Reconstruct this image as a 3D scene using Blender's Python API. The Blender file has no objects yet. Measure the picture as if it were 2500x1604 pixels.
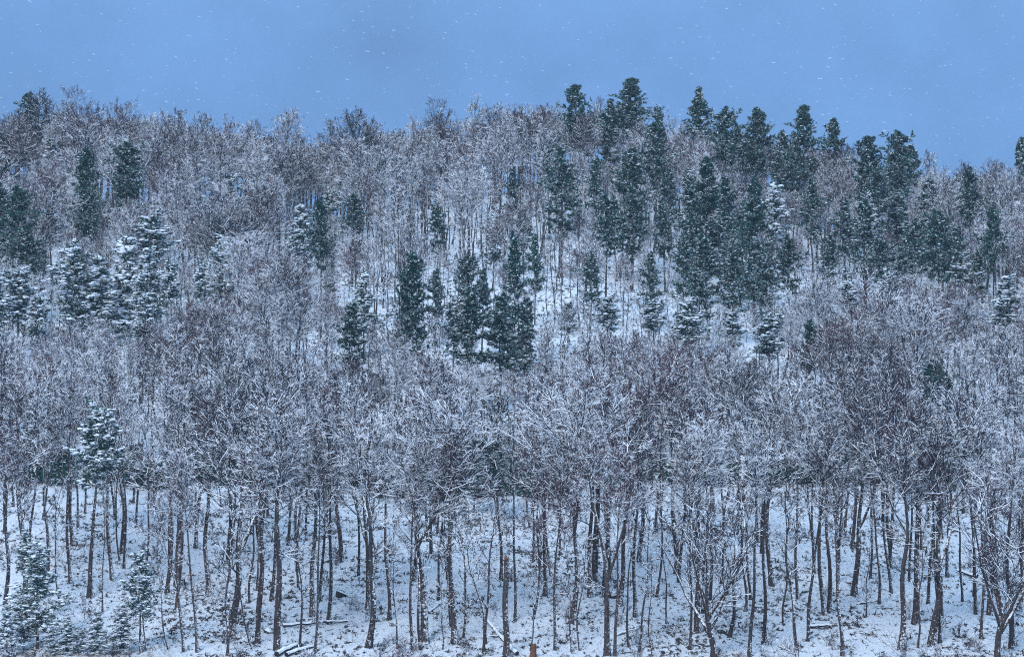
import bpy, math, random
import numpy as np
from mathutils import Vector, Euler

random.seed(7)
rng = np.random.default_rng(7)
SC = bpy.context.scene
COL = SC.collection
R = math.radians

# ------------------------------------------------------------ camera, sky, light, exposure
F = 7892.0                       # focal length in photograph pixels (2500 wide)
PITCH = R(2.5)
cam_d = bpy.data.cameras.new('camera')
cam_d.sensor_width = 36.0
cam_d.lens = 36.0 * F / 2500.0
cam_d.clip_start = 0.5
cam_d.clip_end = 20000
cam = bpy.data.objects.new('camera', cam_d)
COL.objects.link(cam)
cam.location = (0, 0, 0)
cam.rotation_euler = (math.pi / 2 + PITCH, 0, 0)
SC.camera = cam

SUN_EL, SUN_AZ = R(38), R(205)   # behind the cloud, over the camera's shoulder
world = bpy.data.worlds.new('World')
SC.world = world
world.use_nodes = True
wn, wl = world.node_tree.nodes, world.node_tree.links
wn.clear()
w_out = wn.new('ShaderNodeOutputWorld')
w_bg = wn.new('ShaderNodeBackground')
w_sky = wn.new('ShaderNodeTexSky')
w_sky.sky_type = 'NISHITA'
w_sky.sun_disc = False
w_sky.sun_elevation = SUN_EL
w_sky.sun_rotation = SUN_AZ
w_tc = wn.new('ShaderNodeTexCoord')
w_sep = wn.new('ShaderNodeSeparateXYZ')
w_ramp = wn.new('ShaderNodeValToRGB')
cr = w_ramp.color_ramp
cr.elements[0].position = 0.0
cr.elements[0].color = (0.130, 0.305, 0.64, 1)
cr.elements[1].position = 1.0
cr.elements[1].color = (0.86, 1.26, 1.80, 1)
e = cr.elements.new(0.13); e.color = (0.16, 0.34, 0.70, 1)
e = cr.elements.new(0.45); e.color = (0.46, 0.80, 1.24, 1)
w_mul = wn.new('ShaderNodeMix'); w_mul.data_type = 'RGBA'; w_mul.blend_type = 'MULTIPLY'
w_mul.inputs[0].default_value = 1.0
w_mul.inputs[7].default_value = (10, 10, 10, 1)
w_mix = wn.new('ShaderNodeMix'); w_mix.data_type = 'RGBA'
w_mix.inputs[0].default_value = 0.04
# soft unevenness of the cloud and falling snow
w_no = wn.new('ShaderNodeTexNoise'); w_no.inputs['Scale'].default_value = 13; w_no.inputs['Detail'].default_value = 9; w_no.inputs['Roughness'].default_value = 0.62
w_mr = wn.new('ShaderNodeMapRange'); w_mr.inputs['From Min'].default_value = 0.3; w_mr.inputs['From Max'].default_value = 0.7; w_mr.inputs['To Min'].default_value = 0.86; w_mr.inputs['To Max'].default_value = 1.14
w_m2 = wn.new('ShaderNodeMix'); w_m2.data_type = 'RGBA'; w_m2.blend_type = 'MULTIPLY'; w_m2.inputs[0].default_value = 1.0
wl.new(w_tc.outputs['Generated'], w_sep.inputs[0])
wl.new(w_sep.outputs['Z'], w_ramp.inputs[0])
wl.new(w_tc.outputs['Generated'], w_no.inputs['Vector'])
wl.new(w_no.outputs['Fac'], w_mr.inputs['Value'])
wl.new(w_ramp.outputs['Color'], w_mul.inputs[6])
wl.new(w_mul.outputs[2], w_m2.inputs[6])
wl.new(w_mr.outputs[0], w_m2.inputs[7])
wl.new(w_m2.outputs[2], w_mix.inputs[6])
wl.new(w_sky.outputs[0], w_mix.inputs[7])
wl.new(w_mix.outputs[2], w_bg.inputs['Color'])
w_bg.inputs['Strength'].default_value = 0.1
wl.new(w_bg.outputs[0], w_out.inputs['Surface'])

sun_d = bpy.data.lights.new('sun', 'SUN')
sun_d.energy = 2.3
sun_d.angle = R(20)
sun_d.color = (0.95, 0.97, 1.0)
sun = bpy.data.objects.new('sun', sun_d)
COL.objects.link(sun)
sd = Vector((math.sin(SUN_AZ) * math.cos(SUN_EL), math.cos(SUN_AZ) * math.cos(SUN_EL), math.sin(SUN_EL)))
sun.rotation_euler = sd.to_track_quat('Z', 'Y').to_euler()
sun.location = (0, 0, 200)

SC.view_settings.view_transform = 'Standard'
SC.view_settings.look = 'None'
SC.view_settings.gamma = 1
SC.view_settings.use_curve_mapping = False
SC.view_settings.exposure = 0.0
SC.render.engine = 'CYCLES'
SC.cycles.max_bounces = 5
SC.cycles.diffuse_bounces = 3
SC.cycles.volume_bounces = 1
SC.cycles.use_denoising = False
SC.cycles.filter_width = 1.1
SC.cycles.use_adaptive_sampling = False

# ------------------------------------------------------------ node materials
class NT:
    def __init__(s, name):
        s.m = bpy.data.materials.new(name); s.m.use_nodes = True
        s.n = s.m.node_tree.nodes; s.l = s.m.node_tree.links
        s.b = s.n['Principled BSDF']
        s.b.inputs['Roughness'].default_value = 0.85
        s.b.inputs['Specular IOR Level'].default_value = 0.2
    def new(s, t, **kw):
        n = s.n.new(t)
        for k, v in kw.items(): setattr(n, k, v)
        return n
    def link(s, a, b): s.l.new(a, b)
    def noise(s, scale, detail=3, vec=None, rough=0.55):
        n = s.new('ShaderNodeTexNoise')
        n.inputs['Scale'].default_value = scale; n.inputs['Detail'].default_value = detail
        n.inputs['Roughness'].default_value = rough
        if vec is not None: s.link(vec, n.inputs['Vector'])
        return n.outputs['Fac']
    def math(s, op, a, b=None, c=None):
        n = s.new('ShaderNodeMath', operation=op)
        for i, v in enumerate((a, b, c)):
            if v is None: continue
            if isinstance(v, (int, float)): n.inputs[i].default_value = v
            else: s.link(v, n.inputs[i])
        return n.outputs[0]
    def ramp(s, v, a, b, lo=0.0, hi=1.0):
        n = s.new('ShaderNodeMapRange', clamp=True)
        n.inputs['From Min'].default_value = a; n.inputs['From Max'].default_value = b
        n.inputs['To Min'].default_value = lo; n.inputs['To Max'].default_value = hi
        s.link(v, n.inputs['Value']); return n.outputs[0]
    def mix(s, f, a, b):
        n = s.new('ShaderNodeMix', data_type='RGBA')
        if isinstance(f, (int, float)): n.inputs[0].default_value = f
        else: s.link(f, n.inputs[0])
        for i, v in ((6, a), (7, b)):
            if isinstance(v, tuple): n.inputs[i].default_value = (*v, 1)
            else: s.link(v, n.inputs[i])
        return n.outputs[2]
    def obj(s): return s.new('ShaderNodeTexCoord').outputs['Object']
    def nz(s):
        g = s.new('ShaderNodeNewGeometry'); x = s.new('ShaderNodeSeparateXYZ')
        s.link(g.outputs['True Normal'], x.inputs[0]); return x
    def rnd(s): return s.new('ShaderNodeObjectInfo').outputs['Random']
    def base(s, c): s.link(c, s.b.inputs['Base Color']); return s.m

SNOW = (0.84, 0.86, 0.90)

def mat_twig():
    t = NT('snowy_twig')
    n = t.noise(1.7, 3, t.obj())
    z = t.nz().outputs['Z']
    f = t.math('ADD', z, t.math('MULTIPLY', t.math('SUBTRACT', n, 0.5), 2.6))
    f = t.math('ADD', f, t.math('MULTIPLY', t.math('SUBTRACT', t.math('FRACT', t.math('MULTIPLY', t.rnd(), 7.3)), 0.5), 0.7))
    snow = t.ramp(f, 0.43, 0.54)
    bark = t.mix(t.rnd(), (0.010, 0.016, 0.030), (0.075, 0.036, 0.052))
    return t.base(t.mix(snow, bark, SNOW))

def mat_limb():
    t = NT('snowy_limb')
    n = t.noise(1.3, 4, t.obj())
    z = t.nz().outputs['Z']
    f = t.math('ADD', z, t.math('MULTIPLY', t.math('SUBTRACT', n, 0.5), 1.3))
    snow = t.ramp(f, 0.13, 0.28)
    bark = t.mix(t.rnd(), (0.014, 0.014, 0.022), (0.045, 0.034, 0.042))
    return t.base(t.mix(snow, bark, SNOW))

def mat_trunk():
    t = NT('bark')
    o = t.obj()
    mp = t.new('ShaderNodeMapping'); mp.inputs['Scale'].default_value = (1, 1, 0.22)
    t.link(o, mp.inputs['Vector'])
    n1 = t.noise(9, 5, mp.outputs[0], 0.7)
    n2 = t.noise(0.35, 3, o)
    g = t.nz()
    # wet snow blown onto one flank of the trunk, in flecks
    sp = t.noise(5.5, 4, o, 0.75)
    side = t.math('MULTIPLY_ADD', g.outputs['X'], 0.10, 0.0)
    f = t.math('ADD', t.math('ADD', sp, side), t.math('MULTIPLY', g.outputs['Z'], 0.5))
    snow = t.ramp(f, 0.60, 0.68)
    a = t.mix(t.rnd(), (0.036, 0.026, 0.030), (0.115, 0.070, 0.066))
    b = t.mix(t.ramp(n2, 0.35, 0.7), a, (0.085, 0.088, 0.085))
    c = t.mix(t.ramp(n1, 0.35, 0.65), (0.018, 0.014, 0.016), b)
    bm = t.new('ShaderNodeBump'); bm.inputs['Strength'].default_value = 0.9; bm.inputs['Distance'].default_value = 0.05
    t.link(n1, bm.inputs['Height']); t.link(bm.outputs[0], t.b.inputs['Normal'])
    return t.base(t.mix(snow, c, SNOW))

def mat_needle(name, lo, hi, thr, amp=2.4):
    t = NT(name)
    o = t.obj()
    n = t.noise(0.9, 4, o, 0.7)
    z = t.nz().outputs['Z']
    f = t.math('ADD', z, t.math('MULTIPLY', t.math('SUBTRACT', n, 0.5), amp))
    snow = t.ramp(f, thr, thr + 0.25)
    g = t.mix(t.rnd(), lo, hi)
    return t.base(t.mix(snow, g, SNOW))

def mat_snow():
    t = NT('snow')
    o = t.obj()
    n = t.noise(6, 4, o)
    bm = t.new('ShaderNodeBump'); bm.inputs['Strength'].default_value = 0.5; bm.inputs['Distance'].default_value = 0.1
    t.link(n, bm.inputs['Height']); t.link(bm.outputs[0], t.b.inputs['Normal'])
    return t.base(t.mix(n, (0.78, 0.82, 0.88), (0.86, 0.88, 0.92)))

def mat_ground():
    t = NT('snowy_ground')
    g = t.new('ShaderNodeNewGeometry')
    mp = t.new('ShaderNodeMapping'); mp.inputs['Scale'].default_value = (0.8, 0.30, 1)
    t.link(g.outputs['Position'], mp.inputs['Vector'])
    n1 = t.noise(2.6, 8, mp.outputs[0], 0.72)
    n2 = t.noise(0.16, 3, mp.outputs[0])
    f = t.math('ADD', n1, t.math('MULTIPLY', n2, 0.30))
    bare = t.ramp(f, 0.690, 0.745)
    lit = t.mix(t.noise(1.8, 4, g.outputs['Position']), (0.020, 0.020, 0.026), (0.085, 0.060, 0.055))
    sn = t.mix(n2, (0.74, 0.79, 0.86), (0.86, 0.88, 0.92))
    bm = t.new('ShaderNodeBump'); bm.inputs['Strength'].default_value = 1.0; bm.inputs['Distance'].default_value = 0.45
    t.link(n1, bm.inputs['Height']); t.link(bm.outputs[0], t.b.inputs['Normal'])
    return t.base(t.mix(bare, sn, lit))

def mat_plain(name, a, b, sc=6):
    t = NT(name)
    return t.base(t.mix(t.noise(sc, 4, t.obj(), 0.7), a, b))

M_TWIG, M_LIMB, M_TRUNK, M_SNOW, M_GROUND = mat_twig(), mat_limb(), mat_trunk(), mat_snow(), mat_ground()
M_PINE = mat_needle('pine_needles', (0.006, 0.055, 0.052), (0.016, 0.078, 0.070), 0.60)
M_HEM = mat_needle('hemlock_needles', (0.008, 0.060, 0.058), (0.018, 0.080, 0.070), 0.38)
M_GRASS = mat_plain('dry_grass_blades', (0.24, 0.17, 0.13), (0.62, 0.56, 0.52))
M_STUMP = mat_plain('broken_wood', (0.04, 0.026, 0.022), (0.24, 0.09, 0.045), 9)
M_ROCK = mat_needle('rock_face', (0.03, 0.03, 0.03), (0.05, 0.05, 0.045), 0.55, 1.2)

# ------------------------------------------------------------ terrain
RU = np.array([-400, 0, 200, 400, 600, 760, 900, 1100, 1300, 1500, 1700, 1900, 2050, 2200, 2500, 2900], float)
RV = np.array([250, 262, 250, 262, 285, 318, 290, 262, 236, 232, 258, 285, 330, 365, 380, 400], float) + 236
D0, D1 = 285.0, 560.0
def tan_of(v): return np.tan(PITCH + np.arctan((802 - np.asarray(v, float)) / F))
def wob(x, y):
    return (0.9 * np.sin(x * 0.061 + 1.3) * np.sin(y * 0.047 + 0.4) + 0.45 * np.sin(x * 0.17 + y * 0.11)
            + 0.22 * np.sin(x * 0.43 - y * 0.31 + 2) + 0.10 * np.sin(x * 1.1 + 1.7 * y) * np.sin(y * 1.3 - x * .6))
def height(x, y):
    x = np.asarray(x, float); y = np.asarray(y, float)
    yy = np.maximum(y, 150)
    u = 1250 + F * x / yy
    zr = tan_of(np.interp(u, RU, RV)) * D1
    z0 = tan_of(1604) * D0
    s = (y - D0) / (D1 - D0)
    z = z0 + (zr - z0) * s
    # rounded crest, then the far side falls away
    over = np.maximum(s - 0.93, 0)
    z = np.where(s > 0.93, z0 + (zr - z0) * (0.93 + over - 2.6 * over ** 2), z)
    sc = 0.93 + 0.45
    zc = z0 + (zr - z0) * (0.93 + 0.45 - 2.6 * 0.2025)
    z = np.where(s > sc, np.maximum(zc - (y - (D0 + sc * (D1 - D0))) * 0.35, -25), z)
    # valley between, and the knoll the camera stands on
    zv = -19.0
    near = np.where(y < D0, z0 + (y - D0) * 0.10, z)
    near = np.where(y < D0, np.maximum(near, zv), near)
    k = np.clip((60 - y) / 50.0, 0, 1); k = k * k * (3 - 2 * k)
    z = np.where(y < D0, near * (1 - k) + (-1.7) * k, z)
    w = np.clip((y - 240) / 50, 0, 1) * np.clip((760 - y) / 80, 0, 1)
    bank = 1.3 / (1 + np.exp(-(y - 372 - 5 * np.sin(x * 0.05)) / 1.6)) * np.clip((520 - y) / 100, 0, 1)
    return z + (wob(x, y) * np.clip((y - 270) / 40, 0, 1) + bank) * w
def project(x, y, z):
    c, s = math.cos(PITCH), math.sin(PITCH)
    dep = y * c + z * s; up = -y * s + z * c
    return 1250 + F * x / dep, 802 - F * up / dep
def foot(u, v):
    """ground point seen at photo pixel (u, v)"""
    a = (u - 1250) / F
    ys = np.linspace(278, 600, 2600)
    uu, vv = project(a * ys, ys, height(a * ys, ys))
    i = int(np.argmax(vv <= v)) if (vv <= v).any() else int(np.argmin(vv))
    return float(a * ys[i]), float(ys[i])

def mk_mesh(name, verts, loops, starts, mat, smooth=False):
    me = bpy.data.meshes.new(name)
    me.vertices.add(len(verts)); me.vertices.foreach_set('co', np.asarray(verts, np.float32).ravel())
    me.loops.add(len(loops)); me.loops.foreach_set('vertex_index', np.asarray(loops, np.int32))
    me.polygons.add(len(starts)); me.polygons.foreach_set('loop_start', np.asarray(starts, np.int32))
    me.update(calc_edges=True)
    me.polygons.foreach_set('use_smooth', np.full(len(starts), smooth, bool))
    mats = mat if isinstance(mat, list) else [mat]
    for m in mats: me.materials.append(m)
    return me
class Geo:
    """gathers vertex and face arrays, all faces of one call having the same side count"""
    def __init__(s): s.v = []; s.l = []; s.c = []; s.mi = []; s.n = 0
    def add(s, v, f, mi=0):
        v = np.asarray(v, np.float32).reshape(-1, 3); f = np.asarray(f, np.int64)
        s.v.append(v); s.l.append((f + s.n).ravel()); s.c.append(np.full(len(f), f.shape[1])); s.mi.append(np.full(len(f), mi))
        s.n += len(v)
    def mesh(s, name, mat, smooth=False):
        c = np.concatenate(s.c); st = np.concatenate(([0], np.cumsum(c)[:-1]))
        me = mk_mesh(name, np.concatenate(s.v), np.concatenate(s.l), st, mat, smooth)
        if isinstance(mat, list): me.polygons.foreach_set('material_index', np.concatenate(s.mi).astype(np.int32))
        return me
    def tubes(s, P, Rr, m=4, squash=1.0, mi=0, cap=False):
        n, k, _ = P.shape
        T = np.gradient(P, axis=1); T /= np.linalg.norm(T, axis=2, keepdims=True) + 1e-9
        ref = np.zeros_like(T); ref[..., 2] = 1
        vert = np.abs(T[..., 2]) > 0.97
        vert = np.repeat(vert.mean(axis=1, keepdims=True) > 0.5, k, axis=1)
        ref[vert] = (1, 0, 0)
        U = ref - (ref * T).sum(2, keepdims=True) * T; U /= np.linalg.norm(U, axis=2, keepdims=True) + 1e-9
        S = np.cross(T, U)
        a = np.arange(m) * 2 * math.pi / m
        ca, sa = np.cos(a), np.sin(a)
        ca = np.where(ca > 0, ca * squash, ca)
        ring = P[:, :, None, :] + Rr[:, :, None, None] * (ca[None, None, :, None] * U[:, :, None, :] + sa[None, None, :, None] * S[:, :, None, :])
        b = (np.arange(n) * k * m)[:, None, None]
        i = (np.arange(k - 1) * m)[None, :, None]
        j = np.arange(m)[None, None, :]; j2 = (j + 1) % m
        f = np.stack([b + i + j, b + i + j2, b + i + m + j2, b + i + m + j], -1).reshape(-1, 4)
        s.add(ring.reshape(-1, 3), f, mi)
        if cap:
            v = ring[:, [0, -1]].reshape(-1, 3)
            s.add(v, np.arange(len(v)).reshape(-1, m), mi)

def link(o, parent=None):
    COL.objects.link(o)
    if parent is not None: o.parent = parent
    return o
def part(name, me, parent): return link(bpy.data.objects.new(name, me), parent)
def tag(o, label=None, cat=None, group=None, kind=None):
    if label: o['label'] = label
    if cat: o['category'] = cat
    if group: o['group'] = group
    if kind: o['kind'] = kind
    return o

def build_ground():
    xs = np.unique(np.concatenate([np.linspace(-2400, -400, 15), np.linspace(-400, -110, 15), np.arange(-110, 110.1, 0.8), np.linspace(110, 400, 15), np.linspace(400, 2400, 15)]))
    ys = np.unique(np.concatenate([np.linspace(-600, -50, 10), np.linspace(-50, 270, 50), np.arange(270, 600, 0.8), np.linspace(600, 800, 60), np.linspace(800, 2600, 20)]))
    X, Y = np.meshgrid(xs, ys)
    Z = height(X, Y)
    fine = (np.abs(X) < 110) & (Y > 270) & (Y < 600)
    Z = Z + np.where(fine, rng.normal(0, 0.07, X.shape), 0)
    V = np.stack([X, Y, Z], -1).reshape(-1, 3)
    nx, ny = len(xs), len(ys)
    i = np.arange(ny - 1)[:, None] * nx; j = np.arange(nx - 1)[None, :]
    f = np.stack([i + j, i + j + 1, i + nx + j + 1, i + nx + j], -1).reshape(-1, 4)
    g = Geo(); g.add(V, f)
    tag(link(bpy.data.objects.new('ground', g.mesh('ground', M_GROUND, True))), kind='structure')
build_ground()

# ------------------------------------------------------------ bare trees
def unit(v): return v / (np.linalg.norm(v, axis=-1, keepdims=True) + 1e-9)
def sprout(P, Rr, per, k, t0, t1, ang, ln, r_ratio, lift, jit, r, rmin=0.006, tcurve=1.0):
    """children on polylines P (n,k0,3): returns their points and radii"""
    n, k0, _ = P.shape
    seg = np.linalg.norm(np.diff(P, axis=1), axis=2).sum(1)
    pi = np.repeat(np.arange(n), per)
    t = t0 + (t1 - t0) * r.random(len(pi)) ** tcurve
    x = t * (k0 - 1); i0 = np.minimum(x.astype(int), k0 - 2); fr = (x - i0)[:, None]
    pos = P[pi, i0] * (1 - fr) + P[pi, i0 + 1] * fr
    tan = unit(P[pi, i0 + 1] - P[pi, i0])
    rad = Rr[pi, i0] * (1 - fr[:, 0]) + Rr[pi, i0 + 1] * fr[:, 0]
    rv = unit(r.normal(size=(len(pi), 3)))
    per_ = unit(rv - (rv * tan).sum(1, keepdims=True) * tan)
    an = np.radians(ang[0] + (ang[1] - ang[0]) * r.random(len(pi)))[:, None]
    d = np.cos(an) * tan + np.sin(an) * per_
    L = seg[pi] * (ln[0] + (ln[1] - ln[0]) * r.random(len(pi))) * (1.15 - 0.55 * t)
    return curve(pos, d, L, rad * r_ratio, k, lift, jit, r, rmin)
def curve(pos, d, L, r0, k, lift, jit, r, rmin=0.006):
    pts = [pos]; d = unit(d)
    for s in range(k - 1):
        d = unit(d + np.array([0, 0, lift]) / (k - 1) + r.normal(size=d.shape) * jit)
        pts.append(pts[-1] + d * (L / (k - 1))[:, None])
    q = np.stack(pts, 1)
    taper = np.linspace(1, 0.25, k)[None, :]
    return q, np.maximum(np.maximum(r0, rmin * 1.3)[:, None] * taper, rmin)

def bare_proto(seed, H=22, r0=0.27, cs=0.45, n1=20, l1=(3.2, 5.2), a_lo=62, a_hi=22, lift=0.5, per=(8, 7, 4), fork=0, top=0.97, dens=1.0, low=3, wobble=0.25, jit=0.12, tt=1.0, fat=1.0):
    r = np.random.default_rng(seed)
    k = 16
    zz = np.linspace(0, H * tt, k)
    ph = r.uniform(0, 6.28, (2, 2)); fq = np.array([r.uniform(1.2, 2.2), r.uniform(3.5, 6)])
    off = np.stack([sum(wobble / (1 + 2 * j) * np.sin(fq[j] * zz / H * math.pi + ph[j, c]) for j in (0, 1)) for c in (0, 1)], 1); off -= off[0]
    P = np.concatenate([off, zz[:, None]], 1)[None]
    Rr = (r0 * (1 - 0.90 * (zz / H / tt) ** 1.15))[None]; Rr[0, 0] *= 1.45; Rr[0, 1] *= 1.02
    stemsP, stemsR = [P[0]], [Rr[0]]
    for fk in range(fork):                      # co-dominant stems
        t = 0.10 + 0.22 * r.random() if fork > 1 else 0.35 + 0.2 * r.random()
        i = max(1, int(t * (k - 1)))
        az = fk * 2.4 + r.random()
        d = np.array([[math.cos(az) * 0.45, math.sin(az) * 0.45, 1.0]])
        q, qr = curve(P[0, i][None], d, np.array([(H - zz[i]) * (0.82 + 0.12 * r.random())]), np.array([Rr[0, i] * 0.72]), k, 0.30, 0.06, r)
        stemsP.append(q[0]); stemsR.append(Rr[0, i] * 0.70 * np.linspace(1, 0.12, k))
    SP, SR = np.stack(stemsP), np.stack(stemsR)
    gt = Geo(); gt.tubes(SP, SR, 9)
    # flared root collar
    gc = Geo()
    ns = len(SP)
    L1P, L1R = [], []
    for si in range(ns):
        n = max(5, int(n1 * (1 if ns == 1 else 0.72)))
        c0 = cs if si == 0 else 0.18
        t = c0 + (top - c0) * (np.arange(n) + r.random(n) * 0.9) / n
        if low and si == 0:
            t = np.concatenate([t, r.uniform(0.18, cs, low)])
            n = len(t)
        az = np.arange(n) * 2.39996 + r.random(n) * 0.9
        x = t * (k - 1); i0 = np.minimum(x.astype(int), k - 2); fr = (x - i0)[:, None]
        pos = SP[si, i0] * (1 - fr) + SP[si, i0 + 1] * fr
        rad = SR[si, i0] * (1 - fr[:, 0]) + SR[si, i0 + 1] * fr[:, 0]
        q = np.clip((t - cs) / (1 - cs), 0, 1)
        an = np.radians(a_lo + (a_hi - a_lo) * q)
        d = np.stack([np.cos(az) * np.sin(an), np.sin(az) * np.sin(an), np.cos(an)], 1)
        L = (l1[0] + (l1[1] - l1[0]) * r.random(n)) * (1.0 - 0.50 * q)
        if low and si == 0: L[-low:] *= 0.5
        a, b = curve(pos, d, L, np.maximum(rad * 0.38, 0.036) * fat, 8, lift, jit * 0.7, r, 0.022)
        L1P.append(a); L1R.append(b)
    L1P, L1R = np.concatenate(L1P), np.concatenate(L1R)
    gc.tubes(L1P, L1R, 6, 1.15, 1)
    L2P, L2R = sprout(L1P, L1R, per[0], 6, 0.18, 1.0, (22, 58), (0.36, 0.72), 0.58, 0.22, jit, r, 0.020)
    gc.tubes(L2P, L2R, 4, 1.7, 1)
    L3P, L3R = sprout(L2P, L2R, per[1], 4, 0.12, 1.0, (22, 60), (0.34, 0.66), 0.60, 0.12, jit, r, 0.0115)
    gc.tubes(L3P, L3R, 4, 1.8, 0)
    if per[2]:
        L4P, L4R = sprout(L3P, L3R, per[2], 3, 0.15, 1.0, (22, 60), (0.4, 0.8), 0.75, 0.05, jit, r, 0.0085)
        gc.tubes(L4P, L4R, 3, 1.3, 0)
    return gt.mesh('trunk', M_TRUNK, True), gc.mesh('crown', [M_TWIG, M_LIMB]), H

BP = {}
def reg(k, *protos): BP[k] = list(protos)
reg('narrow', *[bare_proto(q, H=23, r0=0.20, cs=0.62, n1=18, l1=(2.4, 4.0), a_lo=52, a_hi=26, lift=0.50, per=(7, 5, 3), tt=0.88, low=2) for q in (1, 2, 3)])
reg('round', *[bare_proto(q, H=21, r0=0.22, cs=0.57, n1=24, l1=(3.6, 5.0), a_lo=70, a_hi=30, lift=0.45, per=(8, 5, 4), tt=0.80, low=2) for q in (11, 12, 13, 14)])
reg('vase', *[bare_proto(q, H=20, r0=0.23, cs=0.52, n1=18, l1=(4.6, 6.4), a_lo=52, a_hi=22, lift=0.40, per=(8, 6, 3), fork=1, jit=0.10, tt=0.76, fat=1.15, low=1) for q in (21, 22, 23)])
reg('forked', *[bare_proto(q, H=21, r0=0.20, cs=0.58, n1=17, l1=(2.6, 4.2), a_lo=56, a_hi=28, lift=0.42, per=(7, 6, 3), fork=1, tt=0.86, low=2) for q in (31, 32, 33)])
reg('thin', *[bare_proto(q, H=14, r0=0.085, cs=0.45, n1=12, l1=(1.2, 2.2), a_lo=58, a_hi=30, lift=0.42, per=(5, 3, 1), wobble=0.25, low=3, tt=0.90, fat=0.6) for q in (41, 42, 43, 44)])
reg('pole', *[bare_proto(q, H=21, r0=0.15, cs=0.64, n1=14, l1=(1.6, 2.8), a_lo=52, a_hi=26, lift=0.45, per=(6, 5, 2), tt=0.90, low=2, fat=.8) for q in (61, 62, 63, 64)])
reg('open', *[bare_proto(q, H=13, r0=0.19, cs=0.38, n1=10, l1=(2.8, 4.2), a_lo=52, a_hi=24, lift=0.5, per=(6, 4, 2), fork=5, low=2, jit=0.13, tt=.85, fat=1.0) for q in (51, 52)])
DESC = {'narrow': 'straight bare tree, narrow snowy crown', 'round': 'bare tree, rounded snowy crown',
        'vase': 'bare tree, wide fan of white limbs', 'forked': 'bare tree with forked snowy trunk',
        'pole': 'slim high-crowned snowy tree', 'thin': 'slender young snowy tree', 'open': 'many-stemmed low-branching snowy tree'}

ONES = 'zero one two three four five six seven eight nine ten eleven twelve thirteen fourteen fifteen sixteen seventeen eighteen nineteen'.split()
TENS = ['', '', 'twenty', 'thirty', 'forty', 'fifty', 'sixty', 'seventy', 'eighty', 'ninety']
def say(n):
    n = int(min(max(round(n), 1), 99))
    return ONES[n] if n < 20 else TENS[n // 10] + ('-' + ONES[n % 10] if n % 10 else '')
def pct(u, v): return say(u / 25) + ' percent across, ' + say(v / 16.04) + ' percent down' 
used_labels = set()
def put_tree(kind, x, y, H, rz, lean=(0, 0), thick=1.0, wide=1.0, label=None, idx=None, name='bare_tree', group='bare snow-dusted hardwood trees on the hillside'):
    pr = BP[kind][idx if idx is not None else random.randrange(len(BP[kind]))]
    tm, cm, H0 = pr
    z = float(height(x, y)) - 0.12
    if label is None:
        uf, vf = project(x, y, z); ut, vt = project(x, y, z + H)
        ds = DESC[kind]
        if abs(lean[1]) > R(2.5): ds = 'leaning ' + ds
        elif thick > 1.2 and kind != 'thin': ds = 'thick ' + ds
        if y < 352: label = ds + ', foot ' + pct(uf, min(vf, 1600))
        else: label = ds + ', top ' + pct(ut, vt)
    if label in used_labels: return None
    used_labels.add(label)
    e = link(bpy.data.objects.new(name, None))
    s = H / H0
    e.location = (x, y, z); e.scale = (s * wide, s * wide, s)
    e.rotation_euler = (lean[0], lean[1], 0)
    tag(e, label, 'tree', group)
    t = part('trunk', tm, e); t.scale = (thick / wide, thick / wide, 1); t.rotation_euler = (0, 0, rz)
    c = part('crown', cm, e); c.rotation_euler = (0, 0, rz)
    return e

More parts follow.
